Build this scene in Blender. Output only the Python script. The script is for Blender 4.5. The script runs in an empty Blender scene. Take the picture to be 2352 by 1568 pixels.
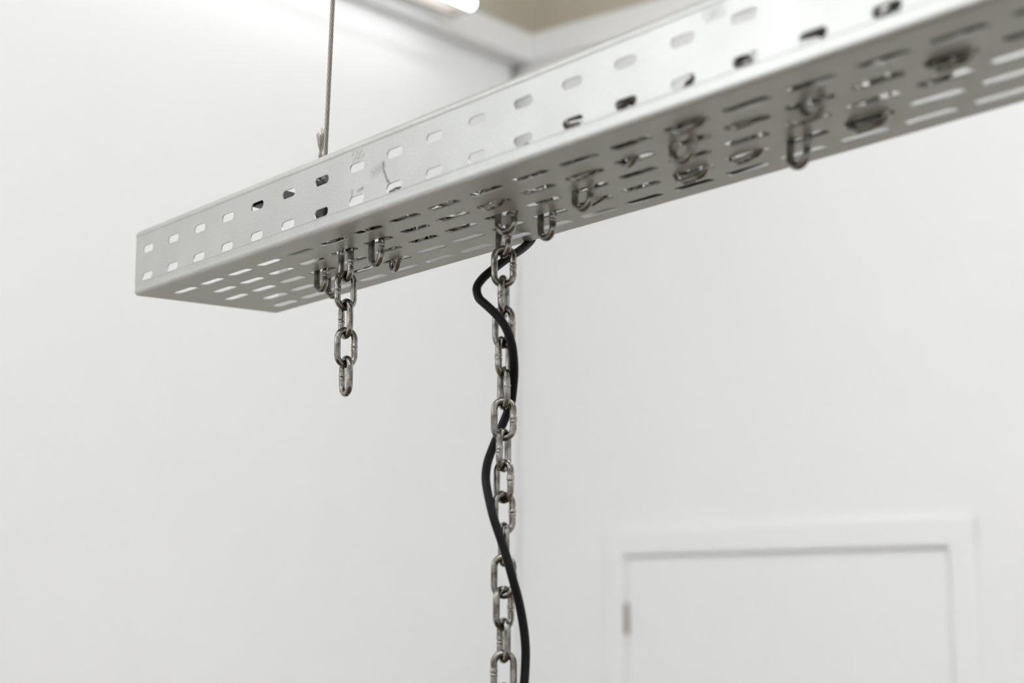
import bpy, bmesh, math, random
from mathutils import Vector, Matrix

S = bpy.context.scene
COL = S.collection
R_ = math.radians
EYE = 1.84                       # camera height above the floor (m)

# ------------------------------------------------------------------ camera
# tray frame: x along the tray, y across it (away from the camera), z up, metres
TRAY_Z = EYE + 0.29246
TROT = Matrix.Rotation(R_(-13.2), 4, 'Z')
TRAY = Matrix.Translation((1.56454, -2.46051, TRAY_Z)) @ TROT
CAM_T = Vector((1.38547, -0.65066, -0.29246))
RIGHT = Vector((0.60930, 0.79294, 0.00100))
DOWN = Vector((-0.12858, 0.10005, -0.98664))
FWD = Vector((-0.78244, 0.60103, 0.16291))
cd = bpy.data.cameras.new('camera')
cam = bpy.data.objects.new('camera', cd)
COL.objects.link(cam)
rot = Matrix((RIGHT, -DOWN, -FWD)).transposed().to_4x4()
cam.matrix_world = TRAY @ Matrix.Translation(CAM_T) @ rot
cd.sensor_width = 36.0
cd.lens = 36.0 * 3896.45 / 2352.0
cd.clip_start = 0.02
cd.dof.use_dof = True
cd.dof.focus_distance = 1.37
cd.dof.aperture_fstop = 4.85
S.camera = cam

# ------------------------------------------------------------------ world, exposure
w = bpy.data.worlds.new('world'); S.world = w; w.use_nodes = True
w.node_tree.nodes['Background'].inputs[0].default_value = (0.95, 0.98, 1.0, 1)
w.node_tree.nodes['Background'].inputs[1].default_value = 3.5     # daylight through the added high windows
S.view_settings.view_transform = 'Standard'
S.view_settings.look = 'None'
S.view_settings.gamma = 1.0
S.view_settings.use_curve_mapping = False
S.view_settings.exposure = 0.2
TUBE = 7.0                       # emission of the fluorescent tubes
PANEL = 6.1                      # emission of the added, unseen ceiling panels
random.seed(7)

# ------------------------------------------------------------------ materials
def mat(name, col, rough=0.5, metal=0.0, emit=None, spec=None):
    m = bpy.data.materials.new(name); m.use_nodes = True
    b = m.node_tree.nodes['Principled BSDF']
    b.inputs['Base Color'].default_value = (*col, 1)
    b.inputs['Roughness'].default_value = rough
    b.inputs['Metallic'].default_value = metal
    if spec is not None: b.inputs['Specular IOR Level'].default_value = spec
    if emit:
        b.inputs['Emission Color'].default_value = (*emit[0], 1)
        b.inputs['Emission Strength'].default_value = emit[1]
    return m

def nd(m, t, **kw):
    n = m.node_tree.nodes.new(t)
    for k, v in kw.items():
        if isinstance(v, (int, float, str, bool)) and hasattr(n, k): setattr(n, k, v)
        else: n.inputs[k].default_value = v
    return n

def lk(m, a, ao, b, bi): m.node_tree.links.new(a.outputs[ao], b.inputs[bi])

def noise_col(m, c1, c2, scale, lo=0.35, hi=0.65, detail=4.0):
    b = m.node_tree.nodes['Principled BSDF']
    tc = nd(m, 'ShaderNodeTexCoord'); n = nd(m, 'ShaderNodeTexNoise')
    n.inputs['Scale'].default_value = scale; n.inputs['Detail'].default_value = detail
    r = nd(m, 'ShaderNodeValToRGB')
    r.color_ramp.elements[0].position = lo; r.color_ramp.elements[0].color = (*c1, 1)
    r.color_ramp.elements[1].position = hi; r.color_ramp.elements[1].color = (*c2, 1)
    lk(m, tc, 'Object', n, 'Vector'); lk(m, n, 'Fac', r, 'Fac'); lk(m, r, 'Color', b, 'Base Color')
    return tc, n, r

def noise_bump(m, scale, strength, dist, detail=3.0):
    b = m.node_tree.nodes['Principled BSDF']
    tc = nd(m, 'ShaderNodeTexCoord'); n = nd(m, 'ShaderNodeTexNoise')
    n.inputs['Scale'].default_value = scale; n.inputs['Detail'].default_value = detail
    bp = nd(m, 'ShaderNodeBump'); bp.inputs['Strength'].default_value = strength
    bp.inputs['Distance'].default_value = dist
    lk(m, tc, 'Object', n, 'Vector'); lk(m, n, 'Fac', bp, 'Height'); lk(m, bp, 'Normal', b, 'Normal')

M_wall = mat('white_wall_paint', (0.86, 0.86, 0.855), 0.75, spec=0.3)
noise_col(M_wall, (0.85, 0.853, 0.855), (0.87, 0.873, 0.875), 1.2)
noise_bump(M_wall, 60, 0.05, 0.002)
M_trim = mat('white_gloss_paint', (0.86, 0.865, 0.87), 0.5)
M_board = mat('raw_beige_board', (0.50, 0.46, 0.37), 0.8)
noise_col(M_board, (0.55, 0.505, 0.41), (0.60, 0.555, 0.46), 3.0)
M_ceil = mat('pale_ceiling', (0.80, 0.79, 0.77), 0.9)
M_floor = mat('dark_timber_floor', (0.11, 0.095, 0.07), 0.5)
noise_col(M_floor, (0.11, 0.082, 0.034), (0.14, 0.106, 0.046), 2.0)
M_zinc = mat('galvanised_steel', (0.62, 0.62, 0.60), 0.36, 0.66, spec=0.12)
M_zinc.node_tree.nodes['Principled BSDF'].inputs['Specular Tint'].default_value = (0.58, 0.565, 0.515, 1)
M_zincbar = mat('plain_steel_bar', (0.10, 0.10, 0.105), 0.35, 1.0)
M_chain = mat('stainless_chain_steel', (0.34, 0.33, 0.315), 0.16, 1.0)
M_rope = mat('stainless_rope_steel', (0.27, 0.25, 0.228), 0.32, 1.0)
M_rubber = mat('black_rubber', (0.006, 0.006, 0.0068), 0.48, spec=0.18)
M_tube = mat('lit_fluorescent_tube', (1, 1, 1), 0.4, emit=((0.965, 0.98, 1.0), TUBE))
M_batten = mat('white_enamelled_batten', (0.80, 0.80, 0.79), 0.4)
M_cap = mat('grey_plastic_lamp_holder', (0.45, 0.42, 0.38), 0.5)
M_hinge = mat('brushed_steel_hinge', (0.32, 0.28, 0.25), 0.4, 0.8)
M_dark = mat('dark_gap_shade', (0.06, 0.056, 0.05), 0.9)  # dark colour standing in for shade in the door gap and rope grooves

# chain: slightly uneven drawn-wire surface
noise_bump(M_chain, 300, 0.12, 0.0004, 3)
b = M_chain.node_tree.nodes['Principled BSDF']
tc = nd(M_chain, 'ShaderNodeTexCoord'); n = nd(M_chain, 'ShaderNodeTexNoise')
n.inputs['Scale'].default_value = 260
r = nd(M_chain, 'ShaderNodeMapRange'); r.inputs['To Min'].default_value = 0.10; r.inputs['To Max'].default_value = 0.22
lk(M_chain, tc, 'Object', n, 'Vector'); lk(M_chain, n, 'Fac', r, 'Value'); lk(M_chain, r, 'Result', b, 'Roughness')

noise_col(M_chain, (0.13, 0.122, 0.112), (0.32, 0.305, 0.285), 170, 0.36, 0.56, 6)

# zinc: fine grain in colour and relief, scuffs on the near side wall
def zinc_nodes():
    m = M_zinc; b = m.node_tree.nodes['Principled BSDF']
    tc = nd(m, 'ShaderNodeTexCoord')
    n1 = nd(m, 'ShaderNodeTexNoise'); n1.inputs['Scale'].default_value = 24; n1.inputs['Detail'].default_value = 5
    n2 = nd(m, 'ShaderNodeTexNoise'); n2.inputs['Scale'].default_value = 900; n2.inputs['Detail'].default_value = 2
    for n in (n1, n2): lk(m, tc, 'Object', n, 'Vector')
    r1 = nd(m, 'ShaderNodeMapRange'); r1.inputs['From Min'].default_value = 0.3; r1.inputs['From Max'].default_value = 0.7
    r1.inputs['To Min'].default_value = 0.95; r1.inputs['To Max'].default_value = 1.03
    r2 = nd(m, 'ShaderNodeMapRange'); r2.inputs['From Min'].default_value = 0.25; r2.inputs['From Max'].default_value = 0.75
    r2.inputs['To Min'].default_value = 0.86; r2.inputs['To Max'].default_value = 1.08
    lk(m, n1, 'Fac', r1, 'Value'); lk(m, n2, 'Fac', r2, 'Value')
    mu = nd(m, 'ShaderNodeMath', operation='MULTIPLY'); lk(m, r1, 'Result', mu, 0); lk(m, r2, 'Result', mu, 1)
    # scuffs: short strokes (x0,z0,x1,z1,width,strength) on the near wall, object space
    nz = nd(m, 'ShaderNodeTexNoise'); nz.inputs['Scale'].default_value = 420; nz.inputs['Detail'].default_value = 3
    lk(m, tc, 'Object', nz, 'Vector')
    last = None
    strokes = [(0.3855, 0.0345, 0.3860, 0.0300, 0.0024, 0.95), (0.3862, 0.029, 0.3900, 0.0220, 0.0020, 0.85),
               (0.3900, 0.0215, 0.3965, 0.0150, 0.0020, 0.8), (0.372, 0.0300, 0.384, 0.0320, 0.0060, 0.30),
               (0.3435, 0.0225, 0.3432, 0.0165, 0.0020, 0.5), (0.352, 0.0205, 0.3585, 0.0215, 0.0020, 0.65)]
    sep = nd(m, 'ShaderNodeSeparateXYZ'); lk(m, tc, 'Object', sep, 0)
    flat = nd(m, 'ShaderNodeCombineXYZ'); lk(m, sep, 'X', flat, 0); lk(m, sep, 'Z', flat, 2)
    for x0, z0, x1, z1, wd, st in strokes:
        a = Vector((x0, 0, z0)); d = Vector((x1, 0, z1)) - a; L = d.length; d.normalize()
        sub = nd(m, 'ShaderNodeVectorMath', operation='SUBTRACT'); lk(m, flat, 0, sub, 0); sub.inputs[1].default_value = a
        dot = nd(m, 'ShaderNodeVectorMath', operation='DOT_PRODUCT'); lk(m, sub, 0, dot, 0); dot.inputs[1].default_value = d
        cl = nd(m, 'ShaderNodeClamp'); lk(m, dot, 'Value', cl, 'Value'); cl.inputs['Min'].default_value = 0; cl.inputs['Max'].default_value = L
        sc = nd(m, 'ShaderNodeVectorMath', operation='SCALE'); sc.inputs[0].default_value = d; lk(m, cl, 0, sc, 'Scale')
        df = nd(m, 'ShaderNodeVectorMath', operation='DISTANCE'); lk(m, sub, 0, df, 0); lk(m, sc, 0, df, 1)
        mr = nd(m, 'ShaderNodeMapRange'); lk(m, df, 'Value', mr, 'Value')
        mr.inputs['From Min'].default_value = 0; mr.inputs['From Max'].default_value = wd
        mr.inputs['To Min'].default_value = st; mr.inputs['To Max'].default_value = 0
        if last is None: last = (mr, 'Result')
        else:
            mx = nd(m, 'ShaderNodeMath', operation='MAXIMUM'); lk(m, last[0], last[1], mx, 0); lk(m, mr, 'Result', mx, 1); last = (mx, 'Value')
    gate = nd(m, 'ShaderNodeMath', operation='LESS_THAN'); lk(m, sep, 'Y', gate, 0); gate.inputs[1].default_value = 0.004
    g2 = nd(m, 'ShaderNodeMath', operation='MULTIPLY'); lk(m, last[0], last[1], g2, 0); lk(m, gate, 0, g2, 1)
    nr = nd(m, 'ShaderNodeMapRange'); nr.inputs['From Min'].default_value = 0.35; nr.inputs['From Max'].default_value = 0.6; nr.inputs['To Min'].default_value = 0.45
    lk(m, nz, 'Fac', nr, 'Value')
    g3 = nd(m, 'ShaderNodeMath', operation='MULTIPLY'); lk(m, g2, 0, g3, 0); lk(m, nr, 'Result', g3, 1)
    inv = nd(m, 'ShaderNodeMath', operation='SUBTRACT'); inv.inputs[0].default_value = 1; lk(m, g3, 0, inv, 1)
    mu2 = nd(m, 'ShaderNodeMath', operation='MULTIPLY'); lk(m, mu, 0, mu2, 0); lk(m, inv, 0, mu2, 1)
    cs = nd(m, 'ShaderNodeVectorMath', operation='SCALE'); cs.inputs[0].default_value = ZINC; lk(m, mu2, 0, cs, 'Scale')
    lk(m, cs, 0, b, 'Base Color')
    bp = nd(m, 'ShaderNodeBump'); bp.inputs['Strength'].default_value = 0.10; bp.inputs['Distance'].default_value = 0.0004
    lk(m, n2, 'Fac', bp, 'Height'); lk(m, bp, 'Normal', b, 'Normal')
ZINC = (0.590, 0.594, 0.584)
zinc_nodes()

# ------------------------------------------------------------------ helpers
def link_mesh(name, bm, m, parent=None, smooth=None):
    me = bpy.data.meshes.new(name)
    bm.normal_update(); bm.to_mesh(me); bm.free()
    me.materials.append(m)
    if smooth is not None:
        for p in me.polygons: p.use_smooth = True
        me.set_sharp_from_angle(angle=R_(smooth))
    o = bpy.data.objects.new(name, me); COL.objects.link(o)
    if parent: o.parent = parent
    return o

def empty(name, mw):
    o = bpy.data.objects.new(name, None); o.empty_display_size = 0.05
    COL.objects.link(o); o.matrix_world = mw
    return o

def tag(o, label, cat, group=None):
    o['label'] = label; o['category'] = cat
    if group: o['group'] = group
    return o

def box(bm, a, c, bevel=0.0):
    a, c = Vector(a), Vector(c)
    r = bmesh.ops.create_cube(bm, size=1.0, matrix=Matrix.Translation((a + c) / 2) @ Matrix.Diagonal((*(c - a), 1)))
    if bevel:
        es = list({e for v in r['verts'] for e in v.link_edges})
        bmesh.ops.bevel(bm, geom=es, offset=bevel, segments=2, affect='EDGES', profile=0.7)

def boxes(name, lst, m, parent=None, bevel=0.0):
    bm = bmesh.new()
    for a, c in lst: box(bm, a, c, bevel)
    return link_mesh(name, bm, m, parent)

def frames(pts, closed=False):
    n = len(pts); T = []
    for i in range(n):
        if closed: d = pts[(i + 1) % n] - pts[i - 1]
        else: d = pts[min(i + 1, n - 1)] - pts[max(i - 1, 0)]
        T.append(d.normalized())
    ref = Vector((0, 1, 0)) if abs(T[0].y) < 0.9 else Vector((1, 0, 0))
    N = [(ref - T[0] * ref.dot(T[0])).normalized()]
    for i in range(1, n):
        v = N[-1] - T[i] * N[-1].dot(T[i])
        N.append(v.normalized())
    return [(t, k, t.cross(k)) for t, k in zip(T, N)]

def sweep(bm, pts, rad, sides=10, closed=False, cap=True):
    F = frames(pts, closed); rings = []
    for i, p in enumerate(pts):
        t, a, c = F[i]; rr = rad[i] if isinstance(rad, (list, tuple)) else rad
        rings.append([bm.verts.new(p + a * (rr * math.cos(2 * math.pi * k / sides)) + c * (rr * math.sin(2 * math.pi * k / sides))) for k in range(sides)])
    n = len(pts)
    for i in range(n if closed else n - 1):
        A, B = rings[i], rings[(i + 1) % n]
        for k in range(sides):
            bm.faces.new((A[k], A[(k + 1) % sides], B[(k + 1) % sides], B[k]))
    if cap and not closed:
        bm.faces.new(rings[0][::-1]); bm.faces.new(rings[-1])

def catmull(P, per=8):
    out = []
    Q = [P[0] * 2 - P[1]] + P + [P[-1] * 2 - P[-2]]
    for i in range(1, len(Q) - 2):
        a, b_, c, d = Q[i - 1], Q[i], Q[i + 1], Q[i + 2]
        for k in range(per):
            t = k / per
            out.append(0.5 * ((2 * b_) + (c - a) * t + (2 * a - 5 * b_ + 4 * c - d) * t * t + (3 * b_ - a - 3 * c + d) * t ** 3))
    out.append(P[-1].copy())
    return out

# ------------------------------------------------------------------ the room (corner at the origin, x along the far wall, y into it)
RX, RY, CZ = 6.6, -8.0, EYE + 2.35
ZB, ZT = EYE + 1.475, EYE + 1.552       # rail below the raw boards
def struct(name, lst, m, bevel=0.0):
    o = boxes(name, lst, m, bevel=bevel); o['kind'] = 'structure'; return o

DX0, DX1, DT = 0.3386, 1.1807, EYE + 0.1575      # door leaf
FX0, FX1, FT = 0.2788, 1.2448, EYE + 0.2220      # architrave outside
struct('floor', [((-0.3, RY - 0.2, -0.1), (RX + 0.2, 0.35, 0.0))], M_floor)
struct('ceiling', [((-0.3, RY - 0.2, CZ), (RX + 0.2, 0.35, CZ + 0.1))], M_ceil)
WY0, WY1, WZ0, WZ1 = -7.4, -3.85, 2.45, 3.25      # high window, unseen, added in the railed wall to brighten the tray side
struct('wall_left', [((-0.08, RY, 0), (0, -0.005, WZ0)), ((-0.08, RY, WZ0), (0, WY0, WZ1)), ((-0.08, WY1, WZ0), (0, -0.005, EYE + 1.2)),
                     ((-0.08, WY1, EYE + 1.2), (0, -0.036, WZ1)), ((-0.08, RY, WZ1), (0, -0.036, ZT)),
                     ((-0.12, -0.4, 0), (-0.08, 0.14, ZT))], M_wall)
struct('added_window_1', [((-0.07, WY0, WZ0), (-0.02, WY1, WZ0 + 0.05)), ((-0.07, WY0, WZ1 - 0.05), (-0.02, WY1, WZ1))] +
       [((-0.07, y - 0.025, WZ0 + 0.05), (-0.02, y + 0.025, WZ1 - 0.05)) for y in (WY0 + 0.025, -6.18, -4.97, WY1 - 0.025)], M_trim)
pl = bpy.data.lights.new('added_window_portal', 'AREA'); pl.shape = 'RECTANGLE'; pl.size = WZ1 - WZ0; pl.size_y = WY1 - WY0
pl.cycles.is_portal = True
po = bpy.data.objects.new('added_window_portal', pl); COL.objects.link(po)
po.matrix_world = Matrix.Translation((-0.085, (WY0 + WY1) / 2, (WZ0 + WZ1) / 2)) @ Matrix.Rotation(R_(-90), 4, 'Y')
struct('wall_back', [((-0.08, 0, 0), (DX0 - 0.010, 0.10, ZT)), ((DX1 + 0.010, 0, 0), (RX, 0.10, ZT)),
                     ((DX0 - 0.010, 0, DT + 0.010), (DX1 + 0.010, 0.10, ZT)), ((DX0 - 0.010, 0.085, 0), (DX1 + 0.010, 0.10, DT + 0.010))], M_wall)
struct('wall_right', [((RX, RY, 0), (RX + 0.1, 0.2, CZ))], M_wall)
struct('wall_front', [((-0.1, RY - 0.1, 0), (RX, RY, CZ))], M_wall)
UZ0, UZ1 = 3.55, 4.08
struct('wall_left_upper', [((-0.10, RY, ZT - 0.05), (-0.015, 0.2, UZ0)), ((-0.10, RY, UZ1), (-0.015, 0.2, CZ)),
                           ((-0.10, RY, UZ0), (-0.015, WY0, UZ1)), ((-0.10, WY1 + 0.5, UZ0), (-0.015, 0.2, UZ1))], M_board)
struct('added_window_2', [((-0.08, y - 0.025, UZ0), (-0.03, y + 0.025, UZ1)) for y in (WY0 + 0.025, -6.05, -4.65, WY1 + 0.475)], M_trim)  # second unseen window, added higher up for the tray's reflections
struct('wall_back_upper', [((-0.10, 0.10, ZT - 0.05), (RX, 0.2, CZ))], M_board)
struct('trim_1', [((-0.01, RY, ZB), (0.052, 0.0, ZT))], M_trim, 0.002)
struct('trim_2', [((0.052, -0.012, ZB), (RX, 0.09, ZT))], M_trim, 0.002)

door = empty('door_1', Matrix.Translation(((DX0 + DX1) / 2, 0.0, 0.0))); door['kind'] = 'structure'
def dpart(name, lst, m, bevel=0.0):
    cx = (DX0 + DX1) / 2
    return boxes(name, [((a[0] - cx, a[1], a[2]), (c[0] - cx, c[1], c[2])) for a, c in lst], m, door, bevel)
dpart('door_leaf', [((DX0 + 0.0013, 0.001, 0.006), (DX1 - 0.0016, 0.041, DT - 0.0020))], M_trim, 0.0015)
dpart('architrave', [((FX0, -0.007, 0), (DX0 - 0.004, 0.0, FT))], M_trim, 0.003)
dpart('architrave', [((DX1 + 0.004, -0.007, 0), (FX1, 0.0, FT))], M_trim, 0.003)
dpart('architrave', [((FX0, -0.0073, DT + 0.004), (FX1, 0.0, FT))], M_trim, 0.003)
dpart('door_lining', [((DX0 - 0.010, 0.0, 0), (DX0, 0.085, DT + 0.010)), ((DX1, 0.0, 0), (DX1 + 0.010, 0.085, DT + 0.010)),
                      ((DX0, 0.0, DT), (DX1, 0.085, DT + 0.010))], M_trim)
dpart('door_stop', [((DX0, 0.046, 0), (DX0 + 0.012, 0.085, DT)), ((DX1 - 0.012, 0.046, 0), (DX1, 0.085, DT)),
                    ((DX0 + 0.012, 0.046, DT - 0.012), (DX1 - 0.012, 0.085, DT))], M_dark)  # stop coloured dark as the shade in the door gap
for hz in (EYE + 0.0075, 1.05, 0.25):
    bm = bmesh.new(); cx = (DX0 + DX1) / 2
    bmesh.ops.create_cone(bm, cap_ends=True, segments=14, radius1=0.0055, radius2=0.0055, depth=0.074, matrix=Matrix.Translation((DX0 - cx, -0.004, hz)))
    box(bm, (DX0 - cx - 0.010, -0.0015, hz - 0.037), (DX0 - cx + 0.004, 0.0035, hz + 0.037))
    link_mesh('hinge', bm, M_hinge, door)
for (x, z) in ((1.0, 0.0),):
    bm = bmesh.new(); cx = (DX0 + DX1) / 2
    bmesh.ops.create_cone(bm, cap_ends=True, segments=20, radius1=0.026, radius2=0.026, depth=0.010,
                          matrix=Matrix.Translation((1.12 - cx, -0.001, 1.02)) @ Matrix.Rotation(R_(90), 4, 'X'))
    sweep(bm, [Vector((1.12 - cx, y, 1.02)) for y in (0.0, -0.045)] , 0.009, 12)
    sweep(bm, catmull([Vector((1.12 - cx + a, -0.045 + c, 1.02)) for a, c in ((0.006, 0), (-0.03, -0.003), (-0.115, 0.0))], 6), 0.009, 12)
    link_mesh('door_handle', bm, M_hinge, door)

pl2 = bpy.data.lights.new('added_window_portal', 'AREA'); pl2.shape = 'RECTANGLE'; pl2.size = UZ1 - UZ0; pl2.size_y = WY1 + 0.5 - WY0
pl2.cycles.is_portal = True
po2 = bpy.data.objects.new('added_window_portal', pl2); COL.objects.link(po2)
po2.matrix_world = Matrix.Translation((-0.105, (WY0 + WY1 + 0.5) / 2, (UZ0 + UZ1) / 2)) @ Matrix.Rotation(R_(-90), 4, 'Y')

# ------------------------------------------------------------------ fluorescent battens
def batten(mw, label, group, wall=False):
    root = empty('batten_lamp', mw)          # local: tube along -y from 0, wall side at -x
    L = 1.2
    boxes('housing', [((-0.082, -L - 0.02, -0.010), (-0.064, 0.022, 0.012))], M_cap, root, 0.003)
    for y in (-0.2, -L + 0.2): boxes('wall_bracket', [((-0.1125, y - 0.012, -0.008), (-0.080, y + 0.012, 0.004))], M_batten, root)
    bm = bmesh.new(); sweep(bm, [Vector((0, y, 0)) for y in (-0.004, -0.4, -0.8, -L + 0.004)], 0.013, 16); link_mesh('tube', bm, M_tube, root, 40)
    for y0, y1 in ((-0.003, 0.014), (-L - 0.014, -L + 0.003)):
        boxes('lamp_holder', [((-0.066, y0, -0.010), (0.010, y1, 0.010))], M_cap, root, 0.003)
    tag(root, label, 'lamp', group)
    return root
proto = batten(Matrix.Translation((0.165, -0.386, EYE + 1.499)), 'lit fluorescent batten lamp on the white rail, end nearest the room corner', 'fluorescent battens')
def copy_tree(o, mw, label):
    c = o.copy(); COL.objects.link(c); c.matrix_world = mw
    if label: c['label'] = label
    for ch in o.children:
        d = ch.copy(); COL.objects.link(d); d.parent = c
    return c
ords = ['second', 'third', 'fourth', 'fifth', 'sixth', 'seventh']
for k in range(1, 5):  # unseen battens, added along the rail to light the tray side
    copy_tree(proto, Matrix.Translation((0.165, -0.386 - 1.30 * k, EYE + 1.499)), ords[k - 1] + ' batten lamp from the corner along the rail, unseen and added for light')
M_panel = mat('added_panel_glow', (1, 1, 1), 0.5, emit=((0.965, 0.98, 1.0), PANEL))
def panel(x, y, label):  # unseen panels added overhead to light the room evenly
    root = empty('added_ceiling_panel', Matrix.Translation((x, y, CZ)))
    fw = 0.02
    boxes('panel_frame', [((-0.30, -0.60, -0.035), (-0.28, 0.60, 0)), ((0.28, -0.60, -0.035), (0.30, 0.60, 0)),
                          ((-0.28, -0.60, -0.035), (0.28, -0.58, 0)), ((-0.28, 0.58, -0.035), (0.28, 0.60, 0))], M_batten, root)
    boxes('diffuser', [((-0.28, -0.58, -0.030), (0.28, 0.58, -0.022))], M_panel, root)
    return tag(root, label, 'lamp', 'added ceiling light panels')
rowname = ['first', 'second', 'third', 'fourth']
pproto = None
for rI, x in enumerate((1.6, 3.0, 4.4, 5.8)):
    for k in range(4):
        lab = 'added unseen ceiling light panel, %s row from the railed wall, %s from the door wall' % (rowname[rI], (['first'] + ords)[k])
        y = -1.2 - 1.8 * k
        if pproto is None: pproto = panel(x, y, lab)
        else: copy_tree(pproto, Matrix.Translation((x, y, CZ)), lab)

# ------------------------------------------------------------------ cable tray
TW, TH, TL, X0 = 0.1501, 0.0600, 2.0, -0.0253
TK = 0.0010
tray = empty('cable_tray', TRAY)
tag(tray, 'perforated galvanised steel cable tray hanging from a wire rope', 'cable tray')

class Sheet:
    """a bent, perforated sheet: cells in (x, s), s runs along the profile; two skins and the hole walls"""
    def __init__(self, prof): self.prof = prof; self.bm = bmesh.new(); self.cache = {}
    def v(self, x, s, k):
        key = (round(x, 6), round(s, 6), k)
        if key not in self.cache:
            (y, z), (ny, nz) = self.prof(s)
            o = -TK if k else 0.0
            self.cache[key] = self.bm.verts.new((x, y + ny * o, z + nz * o))
        return self.cache[key]
    def face(self, pts, k):
        try: self.bm.faces.new([self.v(x, s, k) for x, s in (pts if k == 0 else pts[::-1])])
        except ValueError: pass
    def quad(self, x0, x1, s0, s1):
        P = [(x0, s0), (x1, s0), (x1, s1), (x0, s1)]
        self.face(P, 0); self.face(P, 1)
    def wall(self, pts):
        n = len(pts)
        for i in range(n):
            a, c = pts[i], pts[(i + 1) % n]
            self.bm.faces.new((self.v(*a, 0), self.v(*c, 0), self.v(*c, 1), self.v(*a, 1)))
    def slot_cell(self, x0, x1, s0, s1, cx, cs, L, W):
        h = L / 2 - W / 2; r = W / 2; H = []; nseg = 8
        for i in range(nseg + 1):
            a = -math.pi / 2 + math.pi * i / nseg; H.append((cx + h + r * math.cos(a), cs + r * math.sin(a)))
        for i in range(nseg + 1):
            a = math.pi / 2 + math.pi * i / nseg; H.append((cx - h + r * math.cos(a), cs + r * math.sin(a)))
        # outer ring in the same sense, starting under the first hole point
        xm = (x0 + x1) / 2
        q = nseg // 2
        for k in (0, 1):
            F = lambda p: self.face(p, k)
            c00, c10, c11, c01 = (x0, s0), (x1, s0), (x1, s1), (x0, s1)
            for i in range(q): F([c10, H[i + 1], H[i]])
            for i in range(q, nseg): F([c11, H[i + 1], H[i]])
            F([c10, c11, H[q]])
            j = nseg + 1
            for i in range(q): F([c01, H[j + i + 1], H[j + i]])
            for i in range(q, nseg): F([c00, H[j + i + 1], H[j + i]])
            F([c01, c00, H[j + q]])
            F([(xm, s0), c10, H[0]]); F([(xm, s0), H[0], H[-1]]); F([c00, (xm, s0), H[-1]])
            F([(xm, s1), c01, H[j]]); F([(xm, s1), H[j], H[nseg]]); F([c11, (xm, s1), H[nseg]])
        self.wall(H[::-1])

def row(sh, s0, s1, cs, xs, pitch, L, W):
    """one row of slots centred at xs; solid ends"""
    a, b_ = xs[0] - pitch / 2, xs[-1] + pitch / 2
    for x in xs: sh.slot_cell(x - pitch / 2, x + pitch / 2, s0, s1, x, cs, L, W)
    if a > X0 + 1e-5: sh.quad(X0, a, s0, s1)
    if b_ < TL - 1e-5: sh.quad(b_, TL, s0, s1)
def plain(sh, s0, s1): sh.quad(X0, TL, s0, s1)

BR = 0.0036                             # bend radius
# bottom: s = y
bot = Sheet(lambda s: ((s, 0.0), (0.0, -1.0)))
rows_y = [0.02722 + 0.0254 * r for r in range(5)]
ed = [rows_y[0] - 0.0127 + 0.0254 * i for i in range(6)]
plain(bot, BR, ed[0])
for r in range(5):
    off = -0.025 if r % 2 else 0.0
    x0 = 0.02368 + off
    x0 = x0 if x0 - 0.025 >= X0 else x0 + 0.05
    first = {0: 0, 1: 0, 2: 0, 3: 0, 4: 0}[r]
    xs = []; x = x0
    while x + 0.025 <= TL: xs.append(x); x += 0.05
    # the row offset follows the punched pattern: half a pitch per row
    xs = [q for q in xs if q - 0.0185 > -0.0150]
    if r == 0: xs = [q for q in xs if q > 0.0]
    row(bot, ed[r], ed[r + 1], rows_y[r], xs, 0.05, 0.0372, 0.0082)
plain(bot, ed[5], TW - BR)
# solid end faces
bmb = bot.bm
bottom = link_mesh('bottom_panel', bmb, M_zinc, tray, 30)

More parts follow.
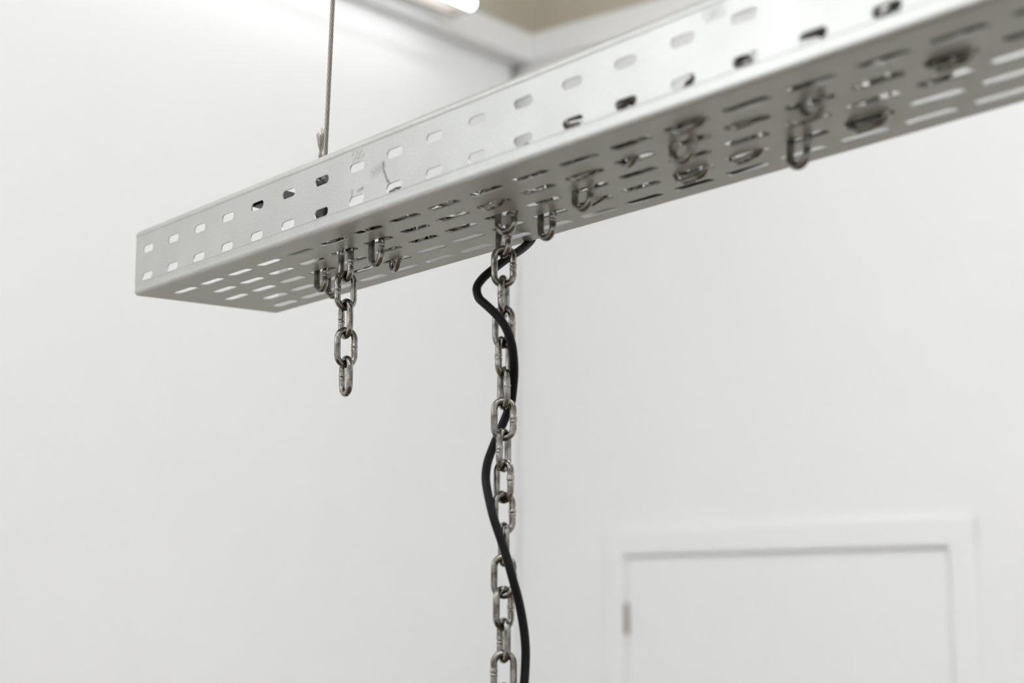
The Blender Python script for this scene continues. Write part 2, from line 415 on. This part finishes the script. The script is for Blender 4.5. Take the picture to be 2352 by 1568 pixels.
ARC = BR * math.pi / 2
def side_prof(mirror):
    def f(s):
        if s <= ARC:
            a = s / BR; y = BR - BR * math.sin(a); z = BR - BR * math.cos(a); n = (-math.sin(a), -math.cos(a))
        else:
            z = BR + (s - ARC); y = 0.0; n = (-1.0, 0.0)
            # slight step of the rolled lower band
            if z < 0.0098: y = 0.0003 if z > 0.0055 else 0.0003 * max(0, (z - BR) / (0.0055 - BR))
            elif z < 0.0104: y = 0.0003 * (0.0104 - z) / 0.0006
        if mirror: return ((TW - y, z), (-n[0], n[1]))
        return ((y, z), n)
    return f
LIP0 = 0.0530
def make_side(mirror):
    sh = Sheet(side_prof(mirror)); z2s = lambda z: ARC + z - BR
    st = [ARC * i / 8 for i in range(9)]
    for i in range(8): plain(sh, st[i], st[i + 1])
    prev = ARC
    for z in (0.0055, 0.0060, 0.0093, 0.0098, 0.0104, 0.0106): plain(sh, prev, z2s(z)); prev = z2s(z)
    xs = [0.05 * i for i in range(int(TL / 0.05))]
    row(sh, z2s(0.0106), z2s(0.0267), z2s(0.0142), xs, 0.05, 0.0200, 0.0068)
    row(sh, z2s(0.0267), z2s(0.0520), z2s(0.0393), xs, 0.05, 0.0200, 0.0068)
    plain(sh, z2s(0.0520), z2s(LIP0))
    o = link_mesh('side_wall', sh.bm, M_zinc, tray, 30)
    # rolled lip: outside round over the top, inward, and folded down
    r = 0.0050; o5 = -0.0005; pts = [(0.0, LIP0), (o5 * 0.6, 0.0537), (o5, 0.0543), (o5, 0.0600 - r)]
    for i in range(1, 9):
        a = math.pi / 2 * i / 8; pts.append((o5 + r - r * math.cos(a), 0.0600 - r + r * math.sin(a)))
    pts += [(0.0095, 0.0600)]
    for i in range(1, 7):
        a = math.pi / 2 * i / 6; pts.append((0.0095 + 0.0018 * math.sin(a), 0.0582 + 0.0018 * math.cos(a)))
    pts += [(0.0113, 0.0535)]
    inner = []
    for i, p in enumerate(pts):
        a = Vector(pts[max(i - 1, 0)]); c = Vector(pts[min(i + 1, len(pts) - 1)]); d = (c - a).normalized()
        inner.append((p[0] + d[1] * TK, p[1] - d[0] * TK))
    bm = bmesh.new()
    fx = (lambda y: TW - y) if mirror else (lambda y: y)
    cut = lambda z: X0 + (0.004 if z > 0.0585 else 0.0)
    cols = [[bm.verts.new((cut(z) if x == X0 else x, fx(y), z)) for (y, z) in pts + inner[::-1]] for x in (X0, TL)]
    m_ = len(cols[0])
    for i in range(m_):
        q = (cols[0][i], cols[0][(i + 1) % m_], cols[1][(i + 1) % m_], cols[1][i])
        bm.faces.new(q)
    bm.faces.new(cols[0]); bm.faces.new(cols[1][::-1])
    bmesh.ops.recalc_face_normals(bm, faces=bm.faces)
    link_mesh('top_lip', bm, M_zinc, tray, 30)
make_side(False); make_side(True)

# embossed maker's mark: three letters between two lines, raised strokes
def mark(xc, zc):
    bm = bmesh.new()
    def stroke(P, closed=False, r=0.00020, y=-0.00012): sweep(bm, [Vector((xc + x, y, zc + z)) for x, z in P], r, 6, closed)
    Lh = 0.0023
    def oval(cx, a, c, n=22): return [(cx + a * math.cos(2 * math.pi * i / n), c * math.sin(2 * math.pi * i / n)) for i in range(n)]
    for cx in (-0.0059, 0.0059): stroke(oval(cx, 0.0023, Lh), True)
    stroke([(-0.0020, -Lh), (-0.0020, Lh), (0.0008, Lh), (0.0017, Lh - 0.0004), (0.0019, 0.0012), (0.0014, 0.0003), (0.0006, 0.0001), (-0.0019, 0.0001)])
    stroke([(0.0006, 0.0001), (0.0017, -0.0003), (0.0021, -0.0011), (0.0018, -Lh + 0.0004), (0.0009, -Lh), (-0.0020, -Lh)])
    for z in (Lh + 0.0013, -Lh - 0.0013): stroke([(-0.0080, z), (0.0080, z)], False, 0.00015, -0.00005)
    o = link_mesh('embossed_mark', bm, M_zinc, tray, 40); o['label'] = 'raised letters OBO between two lines'
mark(0.3512, 0.0482); mark(0.7262, 0.0482)

# ------------------------------------------------------------------ chains
WIRE = 0.0051; OUTW = 0.0192; OUTL = 0.0331; PIT = 0.0230
def link_mesh_data(seed):
    rnd = random.Random(seed)
    rc = (OUTW - WIRE) / 2; hs = (OUTL - WIRE) / 2 - rc
    P = []; Rd = []; rw = WIRE / 2
    for i in range(31):                        # right bar, with its weld
        z = -hs + 2 * hs * i / 30; P.append(Vector((rc, 0, z)))
        d = z / 0.001
        bump = 0.00030 * math.exp(-((d - 1.0) / 1.1) ** 2) + 0.00018 * math.exp(-((d + 1.6) / 0.6) ** 2) - 0.00050 * math.exp(-((d + 0.6) / 0.22) ** 2)
        Rd.append(rw + bump)
    for i in range(1, 10): a = math.pi * i / 10; P.append(Vector((rc * math.cos(a), 0, hs + rc * math.sin(a)))); Rd.append(rw)
    for i in range(5): P.append(Vector((-rc, 0, hs - 2 * hs * i / 4))); Rd.append(rw)
    for i in range(1, 10): a = math.pi + math.pi * i / 10; P.append(Vector((rc * math.cos(a), 0, -hs + rc * math.sin(a)))); Rd.append(rw)
    bm = bmesh.new(); sweep(bm, P, Rd, 12, closed=True)
    for v_ in bm.verts:
        if v_.co.x > 0 and abs(v_.co.z) < 0.0036:
            g = 0.00034 * rnd.uniform(-1, 1); ax_ = Vector((rc, 0, v_.co.z)); dr = (v_.co - ax_)
            if dr.length > 1e-6: v_.co += dr.normalized() * g
    bm.normal_update()
    me = bpy.data.meshes.new('link'); bmesh.ops.recalc_face_normals(bm, faces=bm.faces); bm.to_mesh(me); bm.free()
    me.materials.append(M_chain)
    for p in me.polygons: p.use_smooth = True
    return me
LINKS = [link_mesh_data(k) for k in range(5)]

def chain_root(base, label):
    root = empty('chain', TRAY @ Matrix.Translation(base))
    return tag(root, label, 'chain')
def add_link(root, base, M):
    o = bpy.data.objects.new('link', LINKS[len(root.children) * 3 % 5]); COL.objects.link(o); o.parent = root
    o.matrix_local = Matrix.Translation(-Vector(base)) @ M
    return o
def hang(root, base, x, y, z, theta, weld_right=True, lean=0.0):
    phi = 52.5 - theta + (0 if weld_right else 180)
    add_link(root, base, Matrix.Translation((x, y, z)) @ Matrix.Rotation(R_(phi), 4, 'Z') @ Matrix.Rotation(R_(lean), 4, 'Y'))
def lay(root, base, a, c, roll):
    d = (c - a).normalized(); up = Vector((0, 0, 1)); s = d.cross(up)
    if s.length < 0.05: s = Vector((0, 1, 0))
    s.normalize(); u = s.cross(d).normalized()
    M = Matrix((s, u, d)).transposed().to_4x4()
    add_link(root, base, Matrix.Translation((a + c) / 2) @ M @ Matrix.Rotation(R_(roll), 4, 'Z'))

def poke(root, base, x, y, tip, tilt=0.0, yaw=0.0):
    """a link dipping through a slot; tip = depth of its lower end, tilt leans it along the slot; returns its upper end"""
    t = R_(tilt); axis = Matrix.Rotation(t, 4, 'Y')
    rc = (OUTW - WIRE) / 2; hs = (OUTL - WIRE) / 2 - rc
    low = -(hs * math.cos(t) + rc + WIRE / 2)
    z = -tip - low
    add_link(root, base, Matrix.Translation((x, y, z)) @ Matrix.Rotation(R_(yaw), 4, 'Z') @ axis)
    e = Matrix.Rotation(R_(yaw), 4, 'Z') @ axis @ Vector((0, 0, OUTL / 2 - WIRE))
    r = Vector((x, y, z)) + Vector(e); r.z = max(r.z, 0.0102)
    return r

def lay_path(root, base, pts, k0=0):
    k = k0
    for a, c in zip(pts, pts[1:]):
        L = (c - a).length; n = max(1, round(L / PIT))
        for i in range(n):
            p, q = a.lerp(c, i / n), a.lerp(c, (i + 1) / n)
            lay(root, base, p, q, 45 if k % 2 else -45); k += 1
    return k
V = lambda x, y, z: Vector((x / 1000, y / 1000, z / 1000))

# short chain: five links hang free, the rest lies in the tray
baseA = V(251, 52.6, 0)
A = chain_root(baseA, 'short steel chain ending in mid-air, nearest the open end of the tray')
zA = [-9.5, -32.4, -55.4, -78.5, -101.5]
for (z, th, wr, x) in zip(zA, (52, -31, 56, -25, 60), (True, False, False, True, False), (252.0, 252.3, 253.2, 254.2, 255.0)):
    hang(A, baseA, x / 1000, 0.0526, z / 1000, th, wr)
pA = [V(430, 60, 20), V(380, 100, 20), V(360, 60, 20), V(384, 13, 8.5), V(420, 12, 8.5), V(420, 66, 9), V(398, 72, 9), V(372, 112, 9), V(344, 74, 9), V(366, 66, 9), V(330, 24, 9), V(300, 80, 9), V(276, 84, 9), V(262, 66, 9), V(228, 40, 9), V(205, 66, 9)]
pA.append(poke(A, baseA, 0.172, 0.078, 0.0187, 0, 0)); 
pA.append(poke(A, baseA, 0.150, 0.1034, 0.0180, 0, 5))
pA += [V(200, 112, 9)]
pA.append(poke(A, baseA, 0.249, 0.1034, 0.0100, 38, -12))
pA += [V(322, 92, 9), V(386, 48, 10), V(352, 30, 10), V(318, 40, 12)]
pA.append(poke(A, baseA, 0.2965, 0.0526, 0.0209, 0, 0))
pA += [V(272, 50, 16), V(252, 52.6, 5)]
lay_path(A, baseA, pA)

# long chain with the cable wound round it
baseB = V(393.7, 103.4, 0)
B = chain_root(baseB, 'long steel chain with the black cable twisted around it')
ths = [58, 3, -74, 30, -57, 70, 2, -64, 44, -28, 75, 12, -42, 68, 0, -80, 10, -70, 20, -75, 5, 80, 0, -78, 12]
wel = [1, 1, 0, 1, 0, 1, 1, 0, 1, 1, 0, 1, 1, 0, 0, 1, 0, 1, 1, 0, 1, 1, 0, 1, 0]
for k, (th, wr) in enumerate(zip(ths, wel)):
    hang(B, baseB, 0.3935 + 0.00006 * k, 0.1034, -0.0068 - PIT * k, th, bool(wr))
pB = [V(394, 104, 7), V(412, 90, 14)]
def pk(x, y, tip, tilt=0, yaw=0): pB.append(poke(B, baseB, x / 1000, y / 1000, tip / 1000, tilt, yaw))
pk(429.5, 78, 15.8, 0, 18)
pk(448, 52.6, 4.1, 86, 0)
pB += [V(470, 78, 12)]
pk(445.3, 103.4, 19.7, 0, 0)
pk(503, 103.4, 4.1, 76, 0)
pk(517, 78, 15.6, 6, 8)
pk(548.4, 52.6, 3.2, 86, 0)
pk(598, 52.6, 5.0, 50, -6)
pk(598, 103.4, 7.8, 87, 0)
pk(645, 52.6, 14.0, 18, 10)
pk(676, 27.2, 5.1, 86, 0)
pk(698.5, 52.6, 2.7, 86, 0)
pk(648.2, 103.4, 5.3, 84, 0)
pk(693.1, 103.4, 19.2, 6, 0)
pk(748, 103.4, 7.8, 86, 0)
pk(753, 52.6, 11.4, 20, 0)
pk(726, 78, 1.2, 86, 0)
pB += [V(790, 100, 9)]
pk(847.4, 52.6, 6.5, 87, 0)
pB += [V(905, 84, 9), V(955, 48, 9), V(1010, 95, 9), V(1060, 60, 9), V(1030, 30, 9), V(930, 66, 9), V(880, 40, 9), V(800, 70, 9), V(790, 30, 9), V(740, 28, 9), V(720, 84, 9), V(700, 30, 9), V(660, 70, 9), V(620, 28, 9), V(570, 30, 9), V(560, 80, 10), V(615, 96, 10), V(570, 120, 10), V(520, 116, 10), V(560, 92, 10), V(480, 28, 9), V(470, 60, 9), V(560, 28, 18), V(700, 45, 20), V(830, 50, 18), V(920, 40, 18), V(1000, 36, 9), V(950, 95, 16), V(890, 40, 16), V(830, 92, 17), V(770, 36, 18),
       V(720, 70, 20), V(680, 30, 22), V(640, 84, 20), V(590, 34, 18), V(545, 88, 20), V(500, 40, 18), V(470, 50, 16),
       V(540, 30, 22), V(565, 22, 26), V(600, 44, 30), V(630, 18, 27), V(668, 40, 32), V(700, 20, 28), V(735, 44, 30), V(765, 18, 30),
       V(800, 40, 32), V(835, 20, 30), V(870, 44, 30), V(905, 20, 30), V(950, 40, 30)]
lay_path(B, baseB, pB)

# ------------------------------------------------------------------ black cable
cab = [(760, 118, 6), (700, 124, 6), (640, 133, 6), (580, 139, 6), (520, 140, 7), (470, 140, 9), (430, 140.5, 18), (402, 142, 40), (386, 145, 60), (374, 151, 68), (367, 157.5, 62), (364.5, 158.5, 40), (364, 157.5, 16), (365.5, 153, 4), (367.5, 146, -2.5), (371.2, 139, -7), (374.4, 131.0, -11.8), (377.5, 121.9, -16.9), (378.2, 113.0, -23.0), (379.0, 104.1, -29.6), (381.0, 96.9, -34.6), (381.4, 92.5, -38.5), (382.5, 87.3, -44.3), (384.5, 85.0, -49.2), (387.9, 84.6, -55.4), (392.9, 86.1, -59.9), (399.8, 90.2, -67.4), (405.3, 94.1, -75.5), (407.7, 97.2, -83.4), (407.7, 100.4, -91.5), (405.3, 103.9, -101.2), (400.0, 108.4, -111.6), (393.8, 111.9, -122.7), (388.3, 114.6, -131.4), (383.9, 113.8, -139.5), (381.9, 111.3, -147.4), (380.4, 107.6, -156.6), (380.6, 103.0, -165.7), (382.5, 97.2, -175.9), (387.2, 91.9, -187.1), (391.0, 90.2, -196.3), (395.5, 89.6, -207.1), (399.5, 89.8, -217.7), (402.8, 92.5, -230.0), (405.7, 96.2, -243.7), (408.0, 100.8, -261.4), (406.7, 107.4, -277.1), (405.6, 112.6, -294.8), (405.0, 115.0, -309.4), (403.4, 116.3, -320.2), (402.9, 115.5, -336.0), (399, 114.8, -352.0), (388, 110, -385), (384, 100, -420), (392, 90, -460), (402, 95, -500), (404, 110, -545)]
cb = catmull([V(*p) for p in cab], 7)
for _ in range(6): cb = [cb[0]] + [(cb[i - 1] + cb[i] * 2 + cb[i + 1]) / 4 for i in range(1, len(cb) - 1)] + [cb[-1]]
bm = bmesh.new(); sweep(bm, cb, 0.0033, 16)
cable = link_mesh('electric_cable', bm, M_rubber, None, 50)
cable.matrix_world = TRAY
tag(cable, 'black rubber electric cable winding down around the long chain', 'cable')

# ------------------------------------------------------------------ cross bar, wire rope and its clamp
bar = empty('cross_bar', TRAY @ Matrix.Translation(V(178, 75, 49)) @ Matrix.Rotation(R_(13.6), 4, 'Z'))
boxes('square_bar', [((-0.008, -0.0735, -0.008), (0.008, 0.0735, 0.008))], M_zincbar, bar, 0.001)
tag(bar, 'dark square steel bar lying across inside the tray below the rope', 'bar')

rope = empty('wire_rope', TRAY @ Matrix.Translation(V(179, 75, 49)))
tag(rope, 'twisted steel wire rope holding up the tray, one frayed end', 'wire rope')
# path in rope space: ceiling -> down -> round the bar -> frayed stub
topz = CZ - (TRAY_Z + 0.049) + 0.02
P = []
for i in range(60):
    z = topz + (0.040 - topz) * i / 59
    P.append(Vector((0.0009 + (z - 0.051) * 0.054, 0, z)))
loop = [(0.0010, 0.036), (0.0040, 0.026), (0.0098, 0.014), (0.0108, 0.0), (0.0100, -0.009), (0.004, -0.0108), (-0.004, -0.0108), (-0.0105, -0.009), (-0.0112, 0.0), (-0.0108, 0.013), (-0.0082, 0.023), (-0.0070, 0.032), (-0.0068, 0.040), (-0.0070, 0.050)]
P += [Vector((x, 0, z)) for x, z in loop]
main = []
for a, c in zip(P, P[1:]):
    n = max(1, int((c - a).length / 0.0022))
    main += [a.lerp(c, i / n) for i in range(n)]
main.append(P[-1])
for _ in range(12): main = [main[0]] + [(main[i - 1] + main[i] * 2 + main[i + 1]) / 4 for i in range(1, len(main) - 1)] + [main[-1]]
FR = frames(main)
LAY = 0.0290; HR = 0.00138; SR = 0.00064
acc = [0.0]
for a, c in zip(main, main[1:]): acc.append(acc[-1] + (c - a).length)
fray = [(-0.0034, 0.001, 0.0195), (-0.0006, 0.0012, 0.0215), (0.0014, -0.001, 0.0190), (0.0022, 0.001, 0.0205), (0.0008, 0.0022, 0.0200), (-0.0020, -0.0016, 0.0205)]
for sI in range(6):
    pts = []
    for i, p in enumerate(main):
        t, a, c = FR[i]; ph = 2 * math.pi * (sI / 6) - 2 * math.pi * acc[i] / LAY
        pts.append(p + a * (HR * math.cos(ph)) + c * (HR * math.sin(ph)))
    e = pts[-1]; fx, fy, fz = fray[sI]
    tipp = main[-1] + Vector((fx * 0.6, fy, fz * 0.55)); tip2 = main[-1] + Vector((fx * 1.35 - 0.0004, fy * 1.3, fz))
    tail = catmull([pts[-4], pts[-1], pts[-1].lerp(tipp, 0.5) * 0.5 + (main[-1] + Vector((fx * 0.25, fy * 0.4, fz * 0.28))) * 0.5, tipp, tip2], 4)[5:]
    rad = [SR] * len(pts) + [SR * (1 + 0.25 * k / len(tail)) for k in range(len(tail))]
    bm = bmesh.new(); sweep(bm, pts + tail, rad, 7)
    if sI in (0, 1, 3):          # loose single wires at the frayed tip
        for q in range(5):
            o_ = Vector((random.uniform(-.0009, .0009), random.uniform(-.0009, .0009), random.uniform(.0006, .0024)))
            sweep(bm, [tail[-3], tail[-1] + o_ * 0.5, tail[-1] + o_ + (tail[-1] - tail[-4]) * 0.4], 0.00018, 4)
    link_mesh('strand', bm, M_rope, rope, 60)
bm = bmesh.new(); sweep(bm, main[::3], 0.00072, 6); link_mesh('rope_core', bm, M_dark, rope, 60)  # core coloured dark to deepen the shade between strands
# U-bolt clip holding rope and stub together
clip = boxes('clamp', [((-0.0125, -0.0045, 0.0235), (0.0068, 0.0052, 0.0325))], M_zincbar, rope, 0.0018)
bm = bmesh.new()
sweep(bm, catmull([Vector((-0.0108, y, z)) for y, z in ((-0.013, 0.028), (0.004, 0.028))] , 3), 0.0016, 10)
sweep(bm, catmull([Vector((0.0052, y, z)) for y, z in ((-0.013, 0.028), (0.004, 0.028))] , 3), 0.0016, 10)
link_mesh('u_bolt', bm, M_chain, clip, 40)
for x in (-0.0108, 0.0052):
    bm = bmesh.new()
    bmesh.ops.create_cone(bm, cap_ends=True, segments=6, radius1=0.0036, radius2=0.0036, depth=0.003,
                          matrix=Matrix.Translation((x, -0.0065, 0.028)) @ Matrix.Rotation(R_(90), 4, 'X'))
    link_mesh('nut', bm, M_chain, clip)
